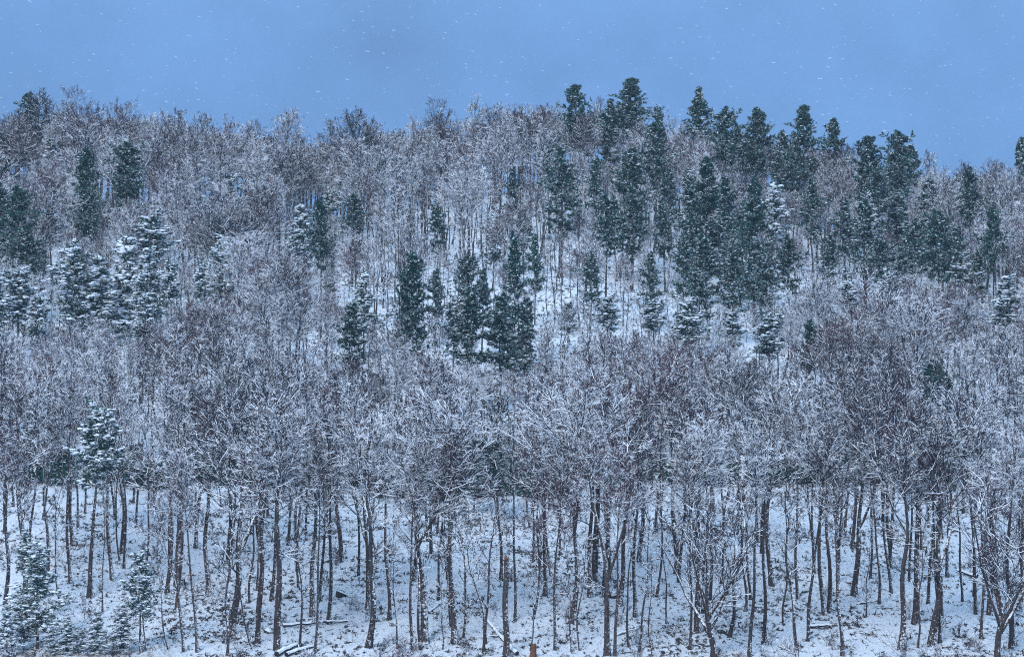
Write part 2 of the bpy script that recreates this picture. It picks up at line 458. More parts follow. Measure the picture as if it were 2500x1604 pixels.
# trees read off the photograph: (u of foot, v of foot, kind, height, trunk thickness, lean right in degrees)
TR = [
 (14,1523,'round',22,1.0,0),(66,1440,'forked',21,1.1,-3),(277,1415,'narrow',23,1.0,-1),(295,1369,'thin',15,1.1,1),(410,1446,'narrow',22,1.0,0),
 (435,1432,'round',23,1.25,1),(484,1590,'narrow',20,.8,-6),(452,1590,'forked',19,.8,-4),(510,1453,'round',23,1.1,0),(568,1551,'vase',24,1.25,0),
 (557,1602,'thin',17,1.2,0),(631,1569,'narrow',24,1.1,1),(612,1470,'thin',16,1.2,0),(663,1470,'narrow',22,.9,1),(681,1590,'round',25,1.3,-2),
 (619,1586,'thin',13,1.2,-7),(733,1579,'thin',17,1.1,1),(764,1502,'round',23,1.05,1),(771,1590,'narrow',21,.7,1),(803,1523,'narrow',22,1.0,0),
 (834,1369,'round',21,1.1,0),(414,1586,'thin',12,1.0,-6),(361,1586,'thin',12,1.0,-4),(900,1583,'forked',24,1.3,1),(914,1485,'thin',16,1.8,4),
 (951,1513,'narrow',21,.95,1),(972,1583,'thin',13,1.0,0),(1009,1583,'narrow',20,.9,1),(1037,1569,'vase',25,1.35,0),(1028,1583,'thin',16,1.5,1),
 (1054,1352,'narrow',21,.9,0),(1081,1586,'thin',9,1.1,2),(1096,1415,'narrow',22,1.1,-1),(1110,1569,'round',23,1.15,1),(1102,1530,'thin',16,1.1,0),
 (1128,1572,'thin',16,1.3,-2),(1181,1590,'thin',13,1.5,-5),(1186,1572,'thin',17,1.2,1),(1223,1418,'narrow',20,.9,0),(1258,1513,'narrow',20,.8,-2),
 (1294,1590,'thin',9,1.3,-2),(1300,1513,'thin',15,1.3,3),(1355,1586,'forked',18,.8,1),(1395,1590,'thin',13,1.1,-4),(1415,1586,'thin',12,1.2,2),
 (1450,1425,'round',24,1.35,-2),(1482,1600,'forked',22,1.25,-4),(1475,1429,'narrow',22,1.0,0),(1491,1415,'narrow',21,1.0,0),(1512,1478,'forked',22,1.1,2),
 (1501,1600,'narrow',19,.9,2),(1550,1506,'narrow',22,1.0,0),(1535,1579,'thin',14,1.2,2),(1559,1590,'thin',15,1.2,1),(1593,1600,'thin',11,1.1,-3),
 (1626,1523,'thin',13,1.1,0),(1652,1400,'round',22,1.2,0),(1589,1218,'narrow',18,1.1,0),(1685,1583,'narrow',20,.7,-1),(1702,1544,'round',22,1.2,0),
 (1742,1604,'open',15,1.35,0),(1779,1555,'thin',17,1.7,2),(1828,1600,'narrow',22,.9,1),(1818,1492,'thin',16,1.4,1),(1862,1576,'narrow',21,1.0,1),
 (1883,1432,'forked',22,1.2,0),(1912,1527,'thin',15,1.2,0),(1944,1583,'thin',18,1.4,0),(1946,1464,'narrow',20,.9,0),(1972,1565,'forked',20,.9,4),
 (2011,1502,'narrow',22,1.1,0),(2022,1495,'narrow',22,1.1,0),(2054,1600,'narrow',18,1.15,0),(2083,1453,'vase',21,1.2,0),(2112,1502,'thin',10,1.1,1),
 (2144,1474,'forked',18,.8,-3),(2154,1278,'narrow',19,1.0,0),(2175,1372,'narrow',21,1.1,0),(2196,1586,'forked',22,1.35,0),(2232,1523,'round',23,1.3,-3),
 (2237,1583,'thin',15,1.1,1),(2272,1572,'vase',23,1.35,1),(2291,1569,'narrow',20,.8,0),(2310,1408,'narrow',20,.9,0),(2351,1253,'narrow',19,1.0,0),
 (2380,1499,'narrow',22,.9,-1),(2391,1558,'narrow',20,.8,0),(2414,1502,'round',22,1.2,-1),(2433,1604,'open',16,1.2,0),(2466,1583,'round',22,1.1,2),
 (2489,1488,'thin',17,1.6,-2),(2492,1351,'narrow',20,1.0,0),(150,1490,'thin',14,1.2,1),(175,1425,'narrow',21,.9,0),(120,1400,'forked',20,.9,-2),
]
placed = []
def spot_free(x, y, d):
    for (a, b, q) in placed:
        if (a - x) ** 2 + (b - y) ** 2 < (d * q) ** 2: return False
    return True
for (u, v, k, H, th, ln) in TR:
    x, y = foot(u, v)
    e = put_tree(k, x, y, H * random.uniform(0.97, 1.03), random.uniform(0, 6.28), (random.uniform(-.02, .02), R(ln)), th)
    if e: placed.append((x, y, 1.0))
# crowns that stand out higher up: (u, v of tree top, kind, height, width factor)
SKY = [(85,182,'round',23,1.1),(40,245,'round',20,1),(150,212,'round',21,1),(235,222,'vase',21,1),(300,232,'vase',20,.9),(365,245,'round',19,1),(430,240,'narrow',20,1.1),
 (490,236,'round',22,.9),(560,262,'narrow',21,1),(600,270,'narrow',19,1),(702,228,'round',24,.95),(850,222,'round',24,.95),(800,262,'narrow',21,1),(905,258,'round',20,1),
 (960,285,'round',18,1),(1085,240,'vase',19,.9),(1155,215,'narrow',21,1.2),(1205,222,'round',20,1),(1265,226,'round',19,1),(1330,232,'narrow',19,1),(1010,262,'narrow',19,1),
 (1215,262,'vase',20,1.15),(1130,395,'vase',18,1.1),(1420,245,'round',18,1),(2075,318,'round',16,1),(2280,345,'narrow',17,1.1),(2360,365,'round',16,1),(2440,362,'round',17,1),
 (1225,470,'vase',16,1),(2260,660,'vase',23,1.25),(2195,700,'round',20,1.1),(1440,855,'round',23,1.15),(1400,900,'vase',23,1.15),(1330,930,'round',20,1),
 (480,850,'round',20,1.1),(560,870,'round',20,1.1),(640,880,'vase',20,1.05),(300,860,'vase',20,1),(180,840,'round',20,1.1),(60,850,'vase',20,1.1),(1860,880,'vase',19,1.1),
 (1700,900,'round',19,1.1),(2080,880,'round',19,1.1),(1010,900,'round',20,1.1),(900,960,'vase',20,1.1),(2000,640,'vase',18,1),(1560,870,'vase',20,1.1)]
for (u, v, k, H, wd) in SKY:
    lo, hi = 290.0, 575.0
    a = (u - 1250) / F
    ys = np.linspace(292, 572, 1200)
    uu, vv = project(a * ys, ys, height(a * ys, ys) + H)
    i = int(np.argmin(np.abs(vv - v)))
    x, y = float(a * ys[i]), float(ys[i])
    H2 = H
    if abs(vv[i] - v) > 6: H2 = H + (vv[i] - v) * y / F
    e = put_tree(k, x, y, H2, random.uniform(0, 6.28), (random.uniform(-.02, .02), random.uniform(-.02, .02)), 1.0, wd)
    if e: placed.append((x, y, 1.5))

# ------------------------------------------------------------ conifers
def tufts(g, C, D, size, n, r, spread=0.85, wid=0.11):
    """needle tufts: slim three-sided spikes fanning out from each centre"""
    N = len(C)
    d = unit(np.repeat(D, n, 0) + r.normal(size=(N * n, 3)) * spread)
    c = np.repeat(C, n, 0)
    L = (size[0] + (size[1] - size[0]) * r.random(N * n))[:, None]
    a = unit(np.cross(d, unit(r.normal(size=d.shape)))); b = np.cross(d, a)
    w = L * wid * (0.7 + 0.6 * r.random((N * n, 1)))
    base = c + d * L * 0.12
    V = np.stack([base + a * w, base - a * w * .5 + b * w * .87, base - a * w * .5 - b * w * .87, c + d * L], 1)
    i = (np.arange(N * n) * 4)[:, None, None]
    f = (i + np.array([[0, 1, 3], [1, 2, 3], [2, 0, 3]])[None]).reshape(-1, 3)
    g.add(V.reshape(-1, 3), f, 0)
ICO_V = None
def lumps(g, C, S, r, mi=0):
    """irregular rounded lumps at C with half-sizes S (n,3)"""
    t = (1 + 5 ** .5) / 2
    v = unit(np.array([[-1,t,0],[1,t,0],[-1,-t,0],[1,-t,0],[0,-1,t],[0,1,t],[0,-1,-t],[0,1,-t],[t,0,-1],[t,0,1],[-t,0,-1],[-t,0,1]], float))
    f = np.array([[0,11,5],[0,5,1],[0,1,7],[0,7,10],[0,10,11],[1,5,9],[5,11,4],[11,10,2],[10,7,6],[7,1,8],[3,9,4],[3,4,2],[3,2,6],[3,6,8],[3,8,9],[4,9,5],[2,4,11],[6,2,10],[8,6,7],[9,8,1]])
    n = len(C); az = r.random(n) * 6.28
    V = v[None] * (0.72 + 0.5 * r.random((n, 12, 1))) * S[:, None, :]
    x = V[..., 0] * np.cos(az)[:, None] - V[..., 1] * np.sin(az)[:, None]
    y = V[..., 0] * np.sin(az)[:, None] + V[..., 1] * np.cos(az)[:, None]
    V = np.stack([x, y, V[..., 2]], -1) + C[:, None, :]
    F_ = (np.arange(n) * 12)[:, None, None] + f[None]
    g.add(V.reshape(-1, 3), F_.reshape(-1, 3), mi)

def conifer_proto(seed, H, cf, W, shape='pine', snow=0.0, whorl=0.62, gaps=0.25, mat=None, r0=0.24):
    r = np.random.default_rng(seed)
    gt = Geo(); k = 12; zz = np.linspace(0, H * 0.985, k)
    off = np.cumsum(r.normal(0, 0.05, (k, 2)), 0); off -= off[0]
    P = np.concatenate([off, zz[:, None]], 1)[None]
    Rr = (r0 * (1 - 0.94 * zz / H))[None]; Rr[0, 0] *= 1.35
    gt.tubes(P, Rr, 8)
    z0 = H * (1 - cf)
    zs, azs, Ls = [], [], []
    z = z0; a0 = 0
    while z < H - 0.3:
        q = (z - z0) / (H - z0)
        if shape == 'pine': prof = (0.60 + 0.40 * min(1, q / 0.3)) * (1 - q ** 2.0) ** 0.85 + 0.07
        else: prof = (0.45 + 0.55 * min(1, q / 0.2)) * (1 - 0.90 * q ** 1.25) + 0.04
        gain = 0.75 + 0.5 * (0.5 + 0.5 * math.sin(z * 1.9 + seed))
        for b in range(5 if shape == 'pine' else 6):
            if r.random() < gaps * (1.2 - q * 0.6): continue
            zs.append(z + r.uniform(-.45, .45)); azs.append(a0 + b * 2 * math.pi / 5 + r.uniform(-.35, .35))
            Ls.append(W * prof * gain * r.uniform(0.5, 1.2) * (1 + (0.30 * math.sin(azs[-1] * 2 + z * 0.55 + seed) if shape == 'pine' else 0)))
        a0 += 0.7; z += whorl * 1.12 * r.uniform(0.75, 1.25) * (1.15 - 0.45 * q)
    for _ in range(int(9 * (1 - cf) * 2)):      # dead stubs under the crown
        zs.append(z0 * r.uniform(0.45, 1)); azs.append(r.uniform(0, 6.28)); Ls.append(W * r.uniform(.15, .4))
    nl = int(9 * (1 - cf) * 2)
    zs, azs, Ls = np.array(zs), np.array(azs), np.array(Ls)
    pos = np.stack([np.interp(zs, zz, off[:, 0]), np.interp(zs, zz, off[:, 1]), zs], 1)
    q = np.clip((zs - z0) / (H - z0), 0, 1)
    el = (np.radians(-6 + 58 * q ** 1.4) + r.normal(0, .10, len(q))) if shape == 'pine' else np.radians(2 + 28 * q)
    d = np.stack([np.cos(azs) * np.cos(el), np.sin(azs) * np.cos(el), np.sin(el)], 1)
    lift = 0.42 if shape == 'pine' else -0.45
    BPt, BR = curve(pos, d, Ls, np.full(len(zs), 0.055), 6, lift, 0.06, r, 0.015)
    gc = Geo(); gc.tubes(BPt, BR, 4, 1.3, 1)
    live = BPt[:len(zs) - nl] if nl else BPt
    core = np.concatenate([live[:, 1], live[:, 2], live[:, 3]]); dcore = unit(np.concatenate([live[:, 1] - live[:, 0], live[:, 2] - live[:, 1], live[:, 3] - live[:, 2]]))
    tufts(gc, core, dcore, (0.35, 0.75), 12, r, 0.8, 0.16)
    lr = BR[:len(live)]
    SP, SR = sprout(live, lr, 6, 4, 0.22, 1.0, (35, 65), (0.24, 0.44), 0.6, 0.18 if shape == 'pine' else -0.3, 0.10, r, 0.01)
    gc.tubes(SP, SR, 3, 1.2, 1)
    C = np.concatenate([SP[:, 1], SP[:, 2], SP[:, 3], live[:, 3], live[:, 4], live[:, 5]])
    D = np.concatenate([SP[:, 2] - SP[:, 1], SP[:, 3] - SP[:, 2], SP[:, 3] - SP[:, 2]] + [live[:, i] - live[:, i - 1] for i in (3, 4, 5)])
    D = unit(D)
    if shape == 'pine': D = unit(D + np.array([0, 0, .55])); tufts(gc, C, D, (0.20, 0.44), 15, r, 0.66, 0.11)
    else: D = unit(D + np.array([0, 0, -.1])); tufts(gc, C, D, (0.20, 0.42), 9, r, 0.65, 0.15)
    tp = np.array([[off[-1, 0], off[-1, 1], H * 0.97]])
    tufts(gc, np.repeat(tp, 4, 0) + r.normal(size=(4, 3)) * .12, np.repeat([[0, 0, 1.0]], 4, 0), (0.3, 0.55), 9, r, .6)
    me_s = None
    if snow:
        pick = r.random(len(C)) < snow
        cc = C[pick] + np.array([0, 0, 0.13]) + r.normal(size=(pick.sum(), 3)) * 0.05
        s = r.uniform(0.12, 0.30, len(cc)) * (1.0 if snow > .4 else 0.7)
        S = np.stack([s * r.uniform(1, 1.5, len(cc)), s, s * 0.48], 1)
        lumps(gc, cc, S, r, 2)
    me_c = gc.mesh('crown', [mat or M_PINE, M_LIMB, M_SNOW])
    return gt.mesh('trunk', M_TRUNK, True), me_c, me_s, H, cf, W

CP = {'P': [conifer_proto(101, 22, 0.80, 3.0, snow=.10), conifer_proto(102, 22, 0.62, 3.0, snow=.08), conifer_proto(103, 22, 0.47, 3.1, snow=.10), conifer_proto(104, 22, 0.95, 2.8, snow=.12, whorl=.7),
            conifer_proto(105, 22, 0.70, 2.7, gaps=.4, snow=.12), conifer_proto(106, 22, 0.55, 3.3, gaps=.12, snow=.06)],
      'S': [conifer_proto(206, 9, 0.94, 2.2, 'hemlock', 0.6, .45, .06, M_HEM, .12), conifer_proto(205, 17, 0.37, 2.4, 'pine', 0.5, .5, .08, M_HEM, .22), conifer_proto(201, 14, 0.92, 2.6, 'hemlock', 0.5, .55, .12, M_HEM, .18), conifer_proto(202, 14, 0.75, 2.6, 'hemlock', 0.5, .55, .15, M_HEM, .18),
            conifer_proto(203, 14, 0.60, 2.8, 'pine', 0.5, .55, .15, M_HEM, .18), conifer_proto(204, 14, 0.82, 2.7, 'pine', 0.5, .6, .2, M_HEM, .18)],
      'M': [conifer_proto(301, 18, 0.80, 2.7, 'pine', 0.28, .6, .22, M_PINE, .2), conifer_proto(302, 18, 0.6, 2.8, 'pine', 0.30, .6, .2, M_PINE, .2), conifer_proto(303, 18, 0.92, 2.6, 'hemlock', 0.3, .6, .2, M_PINE, .2)]}
# (u, v top, v bottom of crown, width, kind) in the 2400-pixel view of the photograph
CON = [
 (62,222,335,75,'P'),(5,318,405,60,'P'),(195,350,545,80,'P'),(288,338,478,100,'P'),(122,325,385,60,'S'),(522,385,490,85,'S'),(45,440,645,110,'P'),(-5,430,620,80,'P'),
 (368,510,605,95,'S'),(170,575,770,110,'S'),(232,600,790,120,'S'),(290,560,770,110,'S'),(345,590,725,100,'S'),(48,640,745,100,'S'),(0,672,775,70,'S'),(330,700,790,80,'S'),(120,480,560,60,'S'),
 (515,560,695,90,'S'),(700,480,620,75,'S'),(752,470,625,60,'P'),(768,615,685,45,'M'),(825,460,560,65,'P'),(768,447,500,45,'S'),(855,650,770,75,'S'),(815,722,862,100,'M'),(470,620,700,60,'S'),
 (1028,478,585,60,'M'),(972,600,825,95,'P'),(1098,598,725,75,'P'),(1108,690,865,110,'M'),(1172,700,865,110,'M'),(1207,560,760,70,'M'),(1155,508,610,65,'S'),(1228,488,580,55,'M'),(1060,700,800,60,'S'),
 (1347,203,350,80,'P'),(1372,275,360,60,'P'),(1312,350,560,90,'P',650),(1288,330,430,60,'P'),(1475,188,335,110,'P'),(1470,350,540,100,'P'),(1430,240,410,70,'M'),(1535,290,430,80,'P'),
 (1420,460,590,65,'P'),(1445,470,600,60,'M',660),(1480,440,600,80,'P',680),(1635,213,345,80,'M'),(1708,256,400,85,'P'),(1778,256,410,90,'P'),(1655,375,650,110,'P'),(1618,400,640,80,'M'),(1700,420,620,80,'M'),
 (1770,420,700,100,'P'),(1812,440,560,80,'S'),(1832,318,440,70,'M'),(1888,252,415,90,'P'),(1960,282,362,75,'P'),(2035,325,490,100,'P'),(2102,312,450,90,'P'),(2142,345,450,70,'P'),
 (2028,480,640,90,'M'),(2100,450,650,100,'M'),(2180,420,630,100,'M'),(2205,500,650,100,'P'),(2150,520,640,90,'P'),(2278,398,530,70,'P'),(2328,490,630,70,'P'),(1735,480,680,80,'M'),(1850,560,680,80,'M'),
 (1940,560,660,70,'M'),(1895,755,885,60,'P'),(1800,738,830,95,'S'),(1620,715,810,75,'S'),(1722,735,800,60,'S'),(1530,705,770,75,'S'),(1432,700,765,70,'S'),(1385,600,710,60,'M',785),
 (2365,655,770,110,'S'),(2255,605,665,70,'S'),(1330,715,780,55,'M'),(1522,600,710,60,'M'),(1640,640,760,80,'M'),(1200,400,500,50,'M'),(1560,480,600,60,'M'),(1990,640,720,60,'S'),(2080,640,720,60,'S'),
 (212,965,1125,110,'S',1400),(90,1285,1470,105,'S',1520),(332,1305,1420,85,'S',1530),(62,1255,1360,60,'S',1480),(230,1445,1540,95,'S',1548),(160,1460,1540,80,'S',1550),(285,1430,1530,80,'S',1545),(20,1420,1530,60,'S',1540),(125,1480,1540,60,'S',1548),(60,1390,1500,70,'S',1520),(190,1500,1550,70,'S',1560),
 (1160,1030,1150,110,'M'),(1110,1060,1150,70,'M'),(2395,325,380,60,'M'),(2215,880,960,50,'P'),(1850,985,1040,50,'P'),(940,1090,1140,50,'P'),(1545,256,300,40,'P'),
 (1660,560,700,90,'M'),(1720,590,720,80,'M'),(1600,560,690,60,'M'),(1800,600,720,80,'M'),(1770,330,430,60,'M'),(1905,430,560,70,'M'),(1980,480,600,80,'M'),(2060,560,660,80,'P'),(2120,590,680,90,'M'),
 (2240,540,640,80,'M'),(1570,400,520,60,'M'),(1390,380,500,60,'M'),(1255,560,680,50,'M'),(1130,640,760,60,'M'),(1020,640,740,60,'M'),(60,560,660,90,'P'),(20,330,430,60,'M'),(300,420,480,70,'M'),(210,450,560,70,'P'),
 (1230,700,860,60,'M',880),(1190,740,870,70,'P',885),(2290,600,690,70,'M'),(80,700,790,70,'S'),(400,620,700,60,'S'),(2100,380,480,80,'P'),(2060,400,520,80,'P'),(1860,360,460,60,'M'),(1735,300,420,60,'M'),
]
con_xy = []
for row in CON:
    u, v, vb, w = [q * 1.0417 for q in row[:4]]; kd = row[4]; vfoot = row[5] * 1.0417 if len(row) > 5 else None
    v -= 4
    best = None
    a = (u - 1250) / F
    ys = np.linspace(287, 572, 700)
    uu, vv = project(a * ys, ys, height(a * ys, ys))
    for i, pr in enumerate(CP[kd]):
        H0, cf = pr[3], pr[4]
        vf = v + (vb - v) / cf if vfoot is None else vfoot
        j = int(np.argmin(np.abs(vv - vf))); y = ys[j]
        px = max(vf, vv[j]) - v
        if vv[j] > vf + 5: px = vv[j] - v
        H = px * y / F
        tgt = {'P': 20, 'S': 13, 'M': 16}[kd]
        c = abs(math.log(H / tgt)) + 0.15 * random.random() + (0.5 if abs(vv[j] - vf) > 12 else 0)
        if vfoot is not None: c = abs(cf - (vb - v) / (vfoot - v))
        if best is None or c < best[0]: best = (c, i, y, H)
    c, i, y, H = best
    pr = CP[kd][i]
    x = a * y
    wide = (w * y / F / 2) / (pr[5] * (H / pr[3])) * 1.18
    wide = min(max(wide, 0.6), 1.9)
    z = float(height(x, y)) - 0.15
    d = {'P': 'dark green pine flecked with snow', 'S': 'evergreen laden with white snow clumps', 'M': 'blue-green evergreen with patchy snow'}[kd]
    if H > 19: d = 'tall ' + d
    elif H < 10: d = 'small ' + d
    lab = d + ', top ' + pct(u, v)
    while lab in used_labels: lab = 'bushy ' + lab
    used_labels.add(lab)
    e = link(bpy.data.objects.new('pine_tree' if kd != 'S' else 'hemlock_tree', None))
    s = H / pr[3]
    e.location = (x, y, z); e.scale = (s * wide, s * wide, s); e.rotation_euler = (random.uniform(-.02, .02), random.uniform(-.025, .025), random.uniform(0, 6.28))
    tag(e, lab, 'conifer', 'evergreens scattered among the bare trees')
    t = part('trunk', pr[0], e); part('crown', pr[1], e)
    if pr[2] is not None: part('snow', pr[2], e)
    con_xy.append((u, v, vb, w, y)); placed.append((x, y, 0.9))

# ------------------------------------------------------------ the rest of the wood
def sky_v(u): return float(np.interp(u, RU, RV)) - 236
CLEAR = []
def limit_height(x, y, H, half):
    """keep a bare tree low enough that it does not stand in front of an evergreen or a clearing"""
    z = float(height(x, y)); u, vf = project(x, y, z); hp = half * F / y
    cap = H
    lim = sky_v(u) + random.uniform(2, 26) + (22 if u > 1560 else 0)
    cap = min(cap, (vf - lim) * y / F)
    for (cu, ct, cb, w, cy) in con_xy + CLEAR:
        if cy > y + 1.5 and abs(cu - u) < w * 0.50 + hp * 0.6:
            lo = cb - 0.18 * (cb - ct) - random.uniform(0, 12)
            if vf > ct and random.random() < 0.95: cap = min(cap, (vf - lo) * y / F)
    return cap
fill = []
tries = 0
while tries < 26000 and len(fill) < 1700:
    tries += 1
    y = 300 + 285 * random.random() ** 0.85
    x = random.uniform(-1, 1) * 0.19 * y
    u, v = project(x, y, float(height(x, y)))
    sp = 3.9 + 1.2 * random.random()
    if y < 350: sp = 9.0
    if y > 505: sp = 3.3
    if not spot_free(x, y, sp): continue
    k = random.choices(['narrow', 'round', 'vase', 'forked', 'thin'], [4, 4.5, 1.8, 2, 2.5])[0]
    H = {'narrow': 20, 'round': 18.5, 'vase': 17.5, 'forked': 19, 'thin': 12}[k] * random.uniform(0.82, 1.12)
    if 880 < u < 1400 and 480 < v < 830 and random.random() < .85: k = random.choice(['pole', 'pole', 'thin']); H = random.uniform(13, 19)
    if y < 350: k = 'thin'; H = random.uniform(7, 12)
    H2 = limit_height(x, y, H, 1.2 if k == 'thin' else 3.5)
    if H2 < H:
        H = H2
        if H < 5: continue
        if H < 9.5: k = 'thin'
        if H < 9 and random.random() < 0.4: continue
    placed.append((x, y, 0.75 if k == 'thin' else 1.0)); fill.append((x, y, k, H))
# the far side of the crest, so that no light shows under the skyline crowns
for _ in range(260):
    y = random.uniform(548, 592); x = random.uniform(-1, 1) * 0.17 * y; u, vf = project(x, y, float(height(x, y)))
    H = (vf - sky_v(u) - random.uniform(8, 40) - (15 if u > 1560 else 0)) * y / F
    if 6 < H < 21 and spot_free(x, y, 2.6): fill.append((x, y, 'round', H)); placed.append((x, y, .8))
for _ in range(520):
    y = random.uniform(525, 585); x = random.uniform(-1, 1) * 0.18 * y; u, vf = project(x, y, float(height(x, y)))
    if spot_free(x, y, 1.9): fill.append((x, y, 'thin', random.uniform(5.5, 9))); placed.append((x, y, .55))
# straight high-crowned trunks filling the lower slope
for _ in range(1500):
    y = random.uniform(298, 352); x = random.uniform(-1, 1) * 0.165 * y
    if not spot_free(x, y, 3.9): continue
    H = limit_height(x, y, random.uniform(17, 23), 2.0)
    if H > 13: fill.append((x, y, 'pole', H)); placed.append((x, y, 1.0))
fill.sort(key=lambda q: q[1] - (6 if q[2] != 'thin' else -20))
rest = []
count = sum(1 for o in COL.objects if o.name.startswith('bare_tree'))
for (x, y, k, H) in fill:
    u, v = project(x, y, float(height(x, y)))
    inside = 0 < u < 2500
    if count < 298 and inside:
        e = put_tree(k, x, y, H, random.uniform(0, 6.28), (random.uniform(-.04, .04), random.uniform(-.05, .05)), random.uniform(.8, 1.15), random.uniform(.9, 1.15))
        if e: count += 1; continue
    rest.append((x, y, k, H))
print('individual bare trees', count, 'rest', len(rest), 'conifers', len(CON))

def scatter(name, pts, rots, scales, idx, groups, **tags):
    """one stuff object: geometry nodes put a copy of the picked plant on every point"""
    me = bpy.data.meshes.new(name)
    me.vertices.add(len(pts)); me.vertices.foreach_set('co', np.asarray(pts, np.float32).ravel())
    for nm, ty, dat in (('rot', 'FLOAT_VECTOR', rots), ('scl', 'FLOAT_VECTOR', scales)):
        at = me.attributes.new(nm, ty, 'POINT'); at.data.foreach_set('vector', np.asarray(dat, np.float32).ravel())
    at = me.attributes.new('pick', 'INT', 'POINT'); at.data.foreach_set('value', np.asarray(idx, np.int32))
    o = link(bpy.data.objects.new(name, me)); tag(o, **tags)
    ng = bpy.data.node_groups.new(name, 'GeometryNodeTree')
    ng.interface.new_socket('Geometry', in_out='INPUT', socket_type='NodeSocketGeometry')
    ng.interface.new_socket('Geometry', in_out='OUTPUT', socket_type='NodeSocketGeometry')
    N = ng.nodes; L = ng.links
    gi, go = N.new('NodeGroupInput'), N.new('NodeGroupOutput')
    jn = N.new('GeometryNodeJoinGeometry')
    for meshes in reversed(groups):
        j = N.new('GeometryNodeJoinGeometry')
        for ob in meshes:
            oi = N.new('GeometryNodeObjectInfo'); oi.transform_space = 'ORIGINAL'; oi.inputs['Object'].default_value = ob
            L.new(oi.outputs['Geometry'], j.inputs[0])
        g2 = N.new('GeometryNodeGeometryToInstance'); L.new(j.outputs[0], g2.inputs[0])
        L.new(g2.outputs[0], jn.inputs[0])
    ip = N.new('GeometryNodeInstanceOnPoints'); ip.inputs['Pick Instance'].default_value = True
    L.new(gi.outputs[0], ip.inputs['Points']); L.new(jn.outputs[0], ip.inputs['Instance'])
    for nm, ty, sock in (('rot', 'FLOAT_VECTOR', 'Rotation'), ('scl', 'FLOAT_VECTOR', 'Scale'), ('pick', 'INT', 'Instance Index')):
        a = N.new('GeometryNodeInputNamedAttribute'); a.data_type = ty; a.inputs['Name'].default_value = nm
        L.new([s for s in a.outputs if s.enabled][0], ip.inputs[sock])
    L.new(ip.outputs[0], go.inputs[0])
    md = o.modifiers.new(name, 'NODES'); md.node_group = ng
    return o

by_mesh = {}
for o in COL.objects:
    if o.parent and o.type == 'MESH' and o.data not in by_mesh: by_mesh[o.data] = o
order, groups = {}, []
for k, lst in BP.items():
    for i, pr in enumerate(lst):
        if pr[0] in by_mesh and pr[1] in by_mesh:
            order.setdefault(k, []).append(len(groups)); groups.append([by_mesh[pr[0]], by_mesh[pr[1]]])
pts, rots, scl, pick = [], [], [], []
for (x, y, k, H) in rest:
    pts.append((x, y, float(height(x, y)) - 0.12)); rots.append((random.uniform(-.04, .04), random.uniform(-.04, .04), random.uniform(0, 6.28)))
    s = H / BP[k][0][2]; w = s * random.uniform(.9, 1.2); scl.append((w, w, s)); pick.append(random.choice(order[k]))
scatter('distant_woodland', pts, rots, scl, pick, groups, label='mass of bare snow-dusted trees covering the upper hillside', cat='woodland', kind='stuff')

# ------------------------------------------------------------ single things on the slope
def log_between(p, q, r0, label, stubs=5, group='fallen logs lying in the snow'):
    r = np.random.default_rng(int(p[0] * 7 + q[0]))
    (x0, y0), (x1, y1) = foot(*p), foot(*q)
    n = 9; t = np.linspace(0, 1, n)
    X = x0 + (x1 - x0) * t; Y = y0 + (y1 - y0) * t
    Z = height(X, Y)
    Z = np.interp(t, [0, .5, 1], [Z[0], max(Z[n // 2], (Z[0] + Z[-1]) / 2), Z[-1]]) + r0 * 1.1
    P = np.stack([X, Y, Z], 1); o0 = P[0].copy(); P -= o0
    P += r.normal(0, 0.03, P.shape)
    g = Geo(); Rr = np.linspace(r0, r0 * 0.55, n)[None]
    g.tubes(P[None], Rr, 8, cap=True)
    e = link(bpy.data.objects.new('fallen_log', g.mesh('fallen_log', M_LIMB))); e.location = o0
    tag(e, label, 'log', group)
    if stubs:
        g2 = Geo(); a, b = sprout(P[None], Rr, stubs, 5, .3, 1, (35, 70), (.12, .3), .4, .2, .15, r, .02); g2.tubes(a, b, 4)
        a, b = sprout(a, b, 4, 3, .3, 1, (30, 60), (.3, .6), .6, .1, .15, r, .014); g2.tubes(a, b, 3)
        part('branch', g2.mesh('branch', M_LIMB), e)
log_between((1261, 1602), (1177, 1506), .20, 'long dark log slanting up to the left beside the broken snag')
log_between((677, 1603), (748, 1572), .26, 'thick fallen log at the bottom edge, upper of the crossed pair', 2)
log_between((700, 1604), (768, 1582), .22, 'fallen log at the bottom edge, lower of the crossed pair', 2)
log_between((692, 1531), (850, 1519), .17, 'long thin snow-topped log lying level behind the front trunks')
log_between((1976, 1533), (2028, 1531), .18, 'short mossy log lying level beside the curved forked tree', 1)
log_between((2382, 1413), (2333, 1396), .22, 'dark snow-topped log behind the many-stemmed tree in the lower right corner', 1)
log_between((1723, 1288), (1790, 1310), .20, 'snow-topped log sloping down behind the many-stemmed bottom edge tree')
log_between((1902, 1579), (1942, 1601), .10, 'thin crooked dark log at the bottom edge', 6)
log_between((1503, 1553), (1556, 1537), .12, 'thin log rising to the right between slender front trunks', 3)
log_between((575, 1273), (632, 1267), .16, 'level log high behind the trunks on the lower left slope', 2)
log_between((1047, 1500), (1078, 1473), .14, 'short log pointing uphill behind the thick central trunk', 2)
log_between((2090, 1478), (2140, 1470), .12, 'small half-buried log on the open snow at lower right', 1)
log_between((1310, 1302), (1400, 1290), .15, 'half-hidden level log on the slope above the central saplings', 2)

